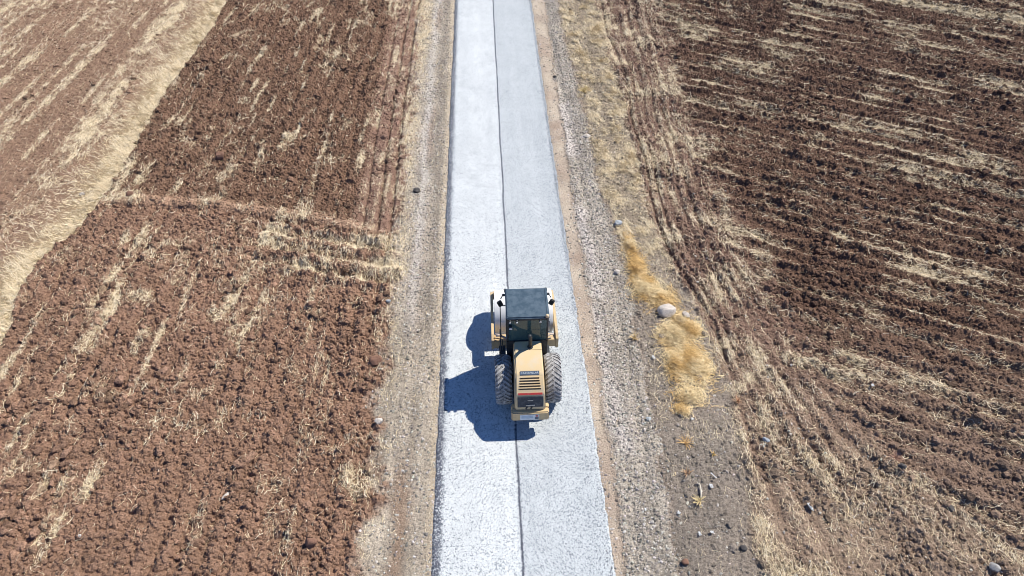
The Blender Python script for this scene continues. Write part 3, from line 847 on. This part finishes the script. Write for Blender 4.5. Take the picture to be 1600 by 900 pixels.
        for k in range(nl):
            for sd in (-1, 1):
                a = 2 * math.pi * (k + (0.5 if sd > 0 else 0)) / nl
                pts = []
                for q in range(5):                                   # a lug sweeping from the middle out to the shoulder
                    f = q / 4; lx = sd * (-0.02 + f * (h + .012)); aa = a + 0.27 * f
                    rad = tr + .012 - .05 * max(0, f - .7) / .3; pts.append((lx, aa, rad))
                ra, rb = [], []
                for lx, aa, rad in pts:
                    dwid = .045 / tr
                    for lst, da in ((ra, -dwid), (rb, dwid)):
                        lst.append((tb.bm.verts.new((lx, (rad + .006) * math.cos(aa + da * .8), (rad + .006) * math.sin(aa + da * .8))),
                                    tb.bm.verts.new((lx, (rad - .04) * math.cos(aa + da), (rad - .04) * math.sin(aa + da)))))
                for q in range(4):
                    tb.bm.faces.new((ra[q][0], rb[q][0], rb[q + 1][0], ra[q + 1][0]))
                    tb.bm.faces.new((ra[q][1], ra[q][0], ra[q + 1][0], ra[q + 1][1]))
                    tb.bm.faces.new((rb[q][0], rb[q][1], rb[q + 1][1], rb[q + 1][0]))
                for e in (0, 4): tb.bm.faces.new((ra[e][0], ra[e][1], rb[e][1], rb[e][0]))
        bmesh.ops.recalc_face_normals(tb.bm, faces=tb.bm.faces[:])
        tb.build("tyre_tread", M_RUBBER, ty)
        MB().lathe_x([(-h + .08, .001), (-h + .10, .12), (-h + .16, .16), (-h + .16, .27), (-h + .06, .36), (h - .06, .36), (h - .16, .27), (h - .16, .16), (h - .10, .12), (h - .08, .001)], (0, 0, 0), 32).build("rim", M_TAN2, wheel, True)
    # cab: lower body
    MB().box((0, -.30, 1.15), (1.22, 1.12, .34), bev=.02).build("cab_floor", M_DARK, root)
    MB().box((-.505, -.835, 1.62), (.21, .05, .70)).box((.505, -.835, 1.62), (.21, .05, .70)).box((0, -.835, 1.98), (1.22, .05, .04)).build("rear_panel", M_DARK, root)
    fp = MB()
    for sx in (-1, 1):
        fp.box((sx * .585, -.835, 2.45), (.05, .05, .96)).box((sx * .585, .235, 2.2), (.05, .05, 1.45)).box((sx * .585, -.16, 2.10), (.045, .05, 1.6))
        fp.box((sx * .585, -.30, 1.40), (.05, 1.02, .18))
    fp.box((0, -.835, 2.915), (1.12, .05, .05)).box((0, .235, 2.915), (1.12, .05, .05)).box((0, .235, 1.40), (1.12, .05, .2))
    fp.build("cab_frame", M_DARK, root)
    MB().box((0, -.838, 2.445), (1.12, .010, .89)).build("rear_window", M_GLASS, root)
    MB().box((0, .238, 2.195), (1.12, .010, 1.39)).build("windscreen", M_GLASS, root)
    for sx in (-1, 1):
        MB().box((sx * .590, -.50, 2.19), (.010, .62, 1.40)).build("side_window", M_GLASS, root)
        MB().box((sx * .590, .04, 2.19), (.010, .34, 1.40)).build("side_window", M_GLASS, root)
    rf = MB().box((0, -.275, 2.985), (1.26, 1.21, .085), bev=.028, seg=3).build("cab_roof", M_ROOF, root, True)
    rl = MB()
    for sx in (-1, 1): rl.box((sx * .575, -.275, 3.034), (.035, 1.09, .016), bev=.006)
    rl.box((0, -.835, 3.034), (1.11, .035, .016), bev=.006)
    rl.build("roof_rim", M_ROOF, rf)
    # lamps, beacon
    for lx in (-.52, -.32, .36):
        lp = MB().tube([(lx, -.885, 2.93), (lx, -.95, 2.91)], .042, 12).build("work_lamp", M_DARK, root, True)
        MB().tube([(lx, -.948, 2.915), (lx, -.962, 2.91)], .034, 12).build("lamp_lens", M_WHITE, lp)
    lp = MB().tube([(-.50, -.87, 2.66), (-.50, -.94, 2.64)], .055, 12).build("work_lamp", M_DARK, root, True)
    MB().tube([(-.50, -.935, 2.645), (-.50, -.955, 2.64)], .048, 12).build("lamp_lens", M_WHITE, lp)
    for sx in (-1, 1):
        lp = MB().tube([(sx * .60, .27, 2.95), (sx * .60, .36, 2.94)], .05, 10).build("front_lamp", M_DARK, root, True)
    bc = MB().tube([(.56, -.86, 2.92), (.56, -.86, 3.03)], .045, 12).build("beacon", M_DARK, root, True)
    MB().tube([(.56, -.86, 3.03), (.56, -.86, 3.09), (.56, -.86, 3.12)], [.055, .052, .03], 14).build("beacon_lens", M_BEAC, bc, True)
    # mirrors
    for sx in (-1, 1):
        mr = MB().tube([(sx * .60, .20, 2.88), (sx * .70, .20, 2.86), (sx * .76, .14, 2.78)], .016).box((sx * .67, .20, 2.88), (.09, .06, .07), bev=.01).build("mirror_arm", M_DARK, root, True)
        MB().box((sx * .78, .10, 2.62), (.15, .06, .26), rot=(0, R(20 * sx), R(-25 * sx)), bev=.018).build("mirror", M_DARK, mr)
    # handrails, steps and tank by the doors
    MB().tube([(-.62, .02, 2.62), (-.76, .02, 2.60), (-.78, .0, 2.56), (-.78, -.62, 2.06), (-.76, -.66, 2.0), (-.72, -.66, 1.3)], .014).build("handrail", M_DARK, root, True)
    MB().tube([(-.80, -.30, 1.9), (-.80, -.34, 1.2), (-.78, -.36, .75)], .016).tube([(-.80, -.78, 1.9), (-.80, -.80, 1.2), (-.78, -.80, .75)], .016).tube([(-.80, -.30, 1.9), (-.80, -.54, 1.95), (-.80, -.78, 1.9)], .016).build("handrail", M_DARK, root, True)
    sb = MB()
    for zz in (.55, .85, 1.15): sb.box((-.74, -.56, zz), (.20, .46, .03))
    sb.box((-.655, -.56, .85), (.02, .50, .66)).build("access_step", M_DARK, root)
    MB().box((.66, -.60, .98), (.12, .44, .46), bev=.02).build("side_tank", M_DARK, root)
    dh = MB().box((-.612, -.62, 1.9), (.03, .16, .03), bev=.006).build("door_handle", M_STEEL, root)
    MB().tube([(.62, -.30, 2.2), (.70, -.30, 2.2), (.70, -.70, 2.2), (.62, -.70, 2.2)], .013).build("handrail", M_DARK, root, True)
    # inside the cab
    s = MB().box((.02, -.42, 1.62), (.50, .48, .14), bev=.04, seg=3).box((.02, -.66, 1.93), (.46, .12, .56), rot=(R(8), 0, 0), bev=.04, seg=3).box((.02, -.70, 2.27), (.26, .09, .15), bev=.03)
    s = s.build("seat", M_SEAT, root, True)
    for sx in (-1, 1): MB().box((.02 + sx * .30, -.42, 1.80), (.07, .36, .05), bev=.02).build("armrest", M_SEAT, s)
    MB().tube([(.02, .16, 1.33), (.02, .02, 1.84)], .035).box((.02, .15, 1.62), (.34, .10, .3), bev=.03).build("steering_column", M_SEAT, root)
    w = MB(); ring = [(.02 + .19 * math.cos(t), .0 + .19 * math.sin(t) * .9, 1.87 + .19 * math.sin(t) * .3) for t in np.linspace(0, 2 * math.pi, 25)]
    w.tube(ring, .014, 6); w.tube([ring[0], ring[12]], .012, 6).build("steering_wheel", M_SEAT, root, True)
    MB().box((.48, -.52, 1.95), (.10, .20, .26), bev=.02).build("control_box", M_WHITE, root)
    return root


build_roller()


# ------------------------------------------------------------------ boulders, stones, clods
def stone_mat(name, c, d, sc=7.0):
    return plain(name, c, 0.9, 0.15, dirt=d, dscale=sc, dlo=.45, dhi=.68, bstr=.8)


M_PALEROCK = stone_mat("pale_limestone", (0.60, 0.55, 0.50), (0.20, 0.16, 0.14), 26)
M_GREYROCK = stone_mat("grey_rock", (0.33, 0.32, 0.31), (0.2, 0.19, 0.18))
M_DARKROCK = stone_mat("dark_basalt", (0.075, 0.07, 0.07), (0.13, 0.12, 0.11))
M_REDCLOD = stone_mat("red_soil_clod", (0.22, 0.125, 0.09), (0.15, 0.085, 0.06))
M_BLUEROCK = stone_mat("blue_grey_stone", (0.36, 0.39, 0.42), (0.24, 0.26, 0.29))


def rock(name, label, cat, px, py, w, hgt, mat, seed, asp=0.8, rot=0.0, group=None, sub=3):
    p = G(px, py); bm = bmesh.new(); bmesh.ops.create_icosphere(bm, subdivisions=sub, radius=1.0)
    V = np.array([v.co[:] for v in bm.verts]); r = np.random.default_rng(seed)
    for k in range(16):                                              # facets cut by planes
        n = r.standard_normal(3); n /= np.linalg.norm(n); c = 0.62 + 0.28 * r.random(); dd = V @ n - c
        V -= np.outer(np.clip(dd, 0, None) * 0.85, n)
    V *= (1 + 0.10 * (fbm(V[:, 0] * 2 + seed, V[:, 1] * 2 + V[:, 2] * 1.7, seed, 3) - .5))[:, None]
    V /= np.abs(V).max(0)
    V *= np.array([w / 2, w * asp / 2, hgt / 2])
    for v, q in zip(bm.verts, V): v.co = q
    me = bpy.data.meshes.new(name); bm.to_mesh(me); bm.free(); me.materials.append(mat)
    o = link(bpy.data.objects.new(name, me)); o.location = (p[0], p[1], ground_z(p[0], p[1]) + hgt * 0.28); o.rotation_euler = (r.normal(0, .12), r.normal(0, .12), R(rot))
    return tag(o, label, cat, group)


rock("boulder", "large pale speckled boulder half buried in the golden grass", "boulder", 1041, 488, .66, .40, M_PALEROCK, 3, .8, 10)
rock("stone", "small pale stone poking from the grass beside the large boulder", "stone", 1070, 494, .34, .22, M_PALEROCK, 4, .7, -40)
rock("stone", "blue grey stone at the tip of the long golden grass clump", "stone", 965, 351, .34, .24, M_BLUEROCK, 5, .8, 20)
rock("stone", "pale flat stone on the far gravel verge right of the road", "stone", 917, 215, .36, .18, M_PALEROCK, 6, .7, 5)
rock("stone", "pale beige stone in grey gravel left of the golden grass", "stone", 964, 427, .26, .16, M_PALEROCK, 7, .8, 60)
rock("soil_clod", "biggest brown soil clod, casting a black shadow beside the left verge", "soil clod", 588, 567, .46, .36, M_REDCLOD, 8, .85, 30)
rock("stone", "round cream stone at the left verge edge behind the straw tuft", "stone", 593, 664, .26, .18, M_PALEROCK, 9, .9, 0)
rock("stone", "long white slab of stone on the brown soil of the ploughed field", "stone", 355, 776, .34, .14, M_PALEROCK, 10, .42, 52)
rock("stone", "tiny bright white stone in the lower left ploughed soil", "stone", 127, 840, .12, .09, M_PALEROCK, 11, .9, 0)
rock("stone", "white and blue grey stone where ploughed soil meets the left gravel verge", "stone", 608, 475, .20, .14, M_BLUEROCK, 12, .7, 12)
rock("boulder", "rounded light grey boulder in the bottom right corner of the field", "boulder", 1551, 890, .32, .26, M_GREYROCK, 13, .85, 0)
rock("stone", "dark basalt stone among straw left of the reddish dry bush", "stone", 1483, 797, .22, .18, M_DARKROCK, 14, .9, 0)
rock("stone", "black stone directly below the reddish dry bush", "stone", 1404, 737, .26, .20, M_DARKROCK, 15, .9, 0)
rock("stone", "round dark stone on the ash grey ground near the bottom edge", "stone", 1161, 857, .20, .16, M_DARKROCK, 16, .9, 0)
rock("stone", "reddish brown stone on the gravel verge at the bottom edge", "stone", 1070, 881, .22, .17, M_REDCLOD, 17, .9, 0)
rock("stone", "pale blue oval stone lying in straw on the right headland", "stone", 1195, 692, .24, .12, M_BLUEROCK, 18, .55, -40)
rock("soil_clod", "round red clod standing on pale straw beyond the soil bank", "soil clod", 346, 249, .44, .34, M_REDCLOD, 19, .9, 0)
rock("soil_clod", "dark upright clod beside the straw tuft near the lower left verge", "soil clod", 488, 853, .34, .34, M_REDCLOD, 20, .7, 0)
rock("soil_clod", "dark round clod at the end of the far left soil bank", "soil clod", 205, 309, .36, .28, M_REDCLOD, 21, .8, 0)
rock("stone", "white stone half hidden in the pale straw strip", "stone", 129, 305, .26, .14, M_PALEROCK, 22, .6, 20)
rock("stone", "dark stone in the gravel at the far edge of the right sandy strip", "stone", 867, 122, .22, .16, M_DARKROCK, 23, .8, 0)
rock("stone", "black lump lying alone on the pale gravel verge left of the road", "stone", 651, 300, .34, .22, M_DARKROCK, 24, .8, 0)

# ------------------------------------------------------------------ litter
M_PAPER = plain("white_litter", (0.80, 0.81, 0.82), 0.5, 0.4)
M_FOIL = plain("grey_plastic", (0.50, 0.54, 0.58), 0.35, 0.5)


def scrap(label, px, py, w, l, rot, mat, seed, name="litter_scrap"):
    p = G(px, py); r = np.random.default_rng(seed); bm = bmesh.new(); n = 5; g = []
    for i in range(n):
        for j in range(n):
            u, v = i / (n - 1) - .5, j / (n - 1) - .5; k = 1 - .35 * r.random()
            g.append(bm.verts.new((u * w * k, v * l * k, 0.018 * r.random() + .03 * w * math.sin(u * 7 + seed))))
    for i in range(n - 1):
        for j in range(n - 1): bm.faces.new((g[i * n + j], g[(i + 1) * n + j], g[(i + 1) * n + j + 1], g[i * n + j + 1]))
    bmesh.ops.solidify(bm, geom=bm.faces[:], thickness=.004)
    me = bpy.data.meshes.new(name); bm.to_mesh(me); bm.free(); me.materials.append(mat)
    o = link(bpy.data.objects.new(name, me)); o.scale = (.8, .8, 1); o.location = (p[0], p[1], ground_z(p[0], p[1]) + .05); o.rotation_euler = (0, 0, R(rot))
    return tag(o, label, "litter", "scraps of litter on the right verge")


scrap("white paper scrap on grey ground touching the broad golden grass clump", 1021, 560, .12, .22, 25, M_PAPER, 1)
scrap("bluish white plastic scrap at the gravel edge below the broad grass clump", 1013, 657, .22, .18, 0, M_FOIL, 2)
scrap("small white scrap just below the tail of the broad grass clump", 1081, 656, .13, .12, 10, M_PAPER, 3)
scrap("triangular white scrap right of the upright pale stick", 1110, 762, .14, .20, 10, M_PAPER, 4)
scrap("white scrap lying alone on dark ash left of the yellow weed", 1060, 804, .12, .12, 50, M_PAPER, 5)
scrap("white torn scrap, left one of the pair near the bottom edge", 1092, 836, .10, .17, 12, M_PAPER, 6)
scrap("white torn scrap, right one of the pair near the bottom edge", 1111, 834, .13, .10, 0, M_PAPER, 7)
scrap("white scrap out on the brown gravel strip nearest the road", 1008, 798, .08, .13, 0, M_PAPER, 8)
scrap("curled white ribbon scrap above the triangular white scrap", 1114, 745, .07, .30, 35, M_PAPER, 9)
scrap("long white scrap in a furrow shadow on the right headland", 1265, 794, .12, .34, 15, M_FOIL, 10)
scrap("white scrap in the dark hollow of the right headland grass island", 1360, 607, .12, .14, 0, M_PAPER, 12)

# ------------------------------------------------------------------ weeds
M_WEED = M_STRAW


def weed(label, px, py, n, height, spread, col, seed):
    r = np.random.default_rng(seed); p = G(px, py); V, F, C = [], [], []; z0 = ground_z(p[0], p[1])
    for k in range(n):
        a = r.random() * 2 * math.pi; out = spread * (0.3 + .7 * r.random()); h = height * (.4 + .6 * r.random()); w = .010 + .008 * r.random()
        sx, sy = -math.sin(a) * w, math.cos(a) * w; b = len(V); bx, by = r.normal(0, .03, 2)
        for t in (0, .35, .7, 1):
            x = bx + math.cos(a) * out * t ** 1.4; y = by + math.sin(a) * out * t ** 1.4; z = -.02 + h * (t - .35 * t * t); q = 1 - .7 * t
            V += [(x - sx * q, y - sy * q, z), (x + sx * q, y + sy * q, z)]
        for i in range(3): F.append((b + 2 * i, b + 2 * i + 1, b + 2 * i + 3, b + 2 * i + 2))
        C += [np.array(col) * (.7 + .6 * r.random())] * 8
    o = mesh_np("dry_weed", np.array(V), np.array(F), M_WEED, np.array(C)); o.location = (p[0], p[1], z0)
    return tag(o, label, "weed", "dry weeds on the right side of the road")


weed("star shaped orange brown weed on the ash ground, highest of the orange weeds", 1071, 693, 26, .26, .34, (0.50, 0.32, 0.14), 1)
weed("thin rusty orange weed above the pale upright stick", 1072, 742, 18, .34, .22, (0.42, 0.27, 0.16), 2)
weed("yellow weed at the foot of the pale upright stick", 1091, 785, 34, .26, .24, (0.56, 0.45, 0.24), 3)
weed("reddish pink dry bush above a black stone in the right headland", 1398, 718, 80, .30, .26, (0.36, 0.22, 0.16), 4)
weed("small orange weed on dark ash right of the star shaped weed", 1114, 711, 12, .22, .14, (0.55, 0.36, 0.12), 5)
weed("yellow tuft in dark ground left of the broad golden grass clump", 990, 530, 40, .34, .22, (0.56, 0.42, 0.22), 6)
weed("orange dry stalk weed right of the broad golden grass clump", 1152, 630, 22, .36, .18, (0.48, 0.28, 0.16), 7)
weed("bushy yellow weed beside the straw at the far right verge", 912, 145, 60, .40, .40, (0.56, 0.43, 0.19), 8)

sp = G(1094, 771)
st = MB().tube([(-.03, -.18, .05), (.0, 0, .09), (.015, .16, .10), (.02, .26, .07)], [.028, .024, .02, .012], 8).tube([(.015, .2, .09), (-.05, .27, .09)], .012, 6).build("stick", plain("bleached_wood", (0.66, 0.60, 0.50), .8, .2), None, True)
st.location = (sp[0], sp[1], ground_z(sp[0], sp[1]) - .01)
tag(st, "pale bleached stick lying between the yellow weed and the white ribbon scrap", "stick")
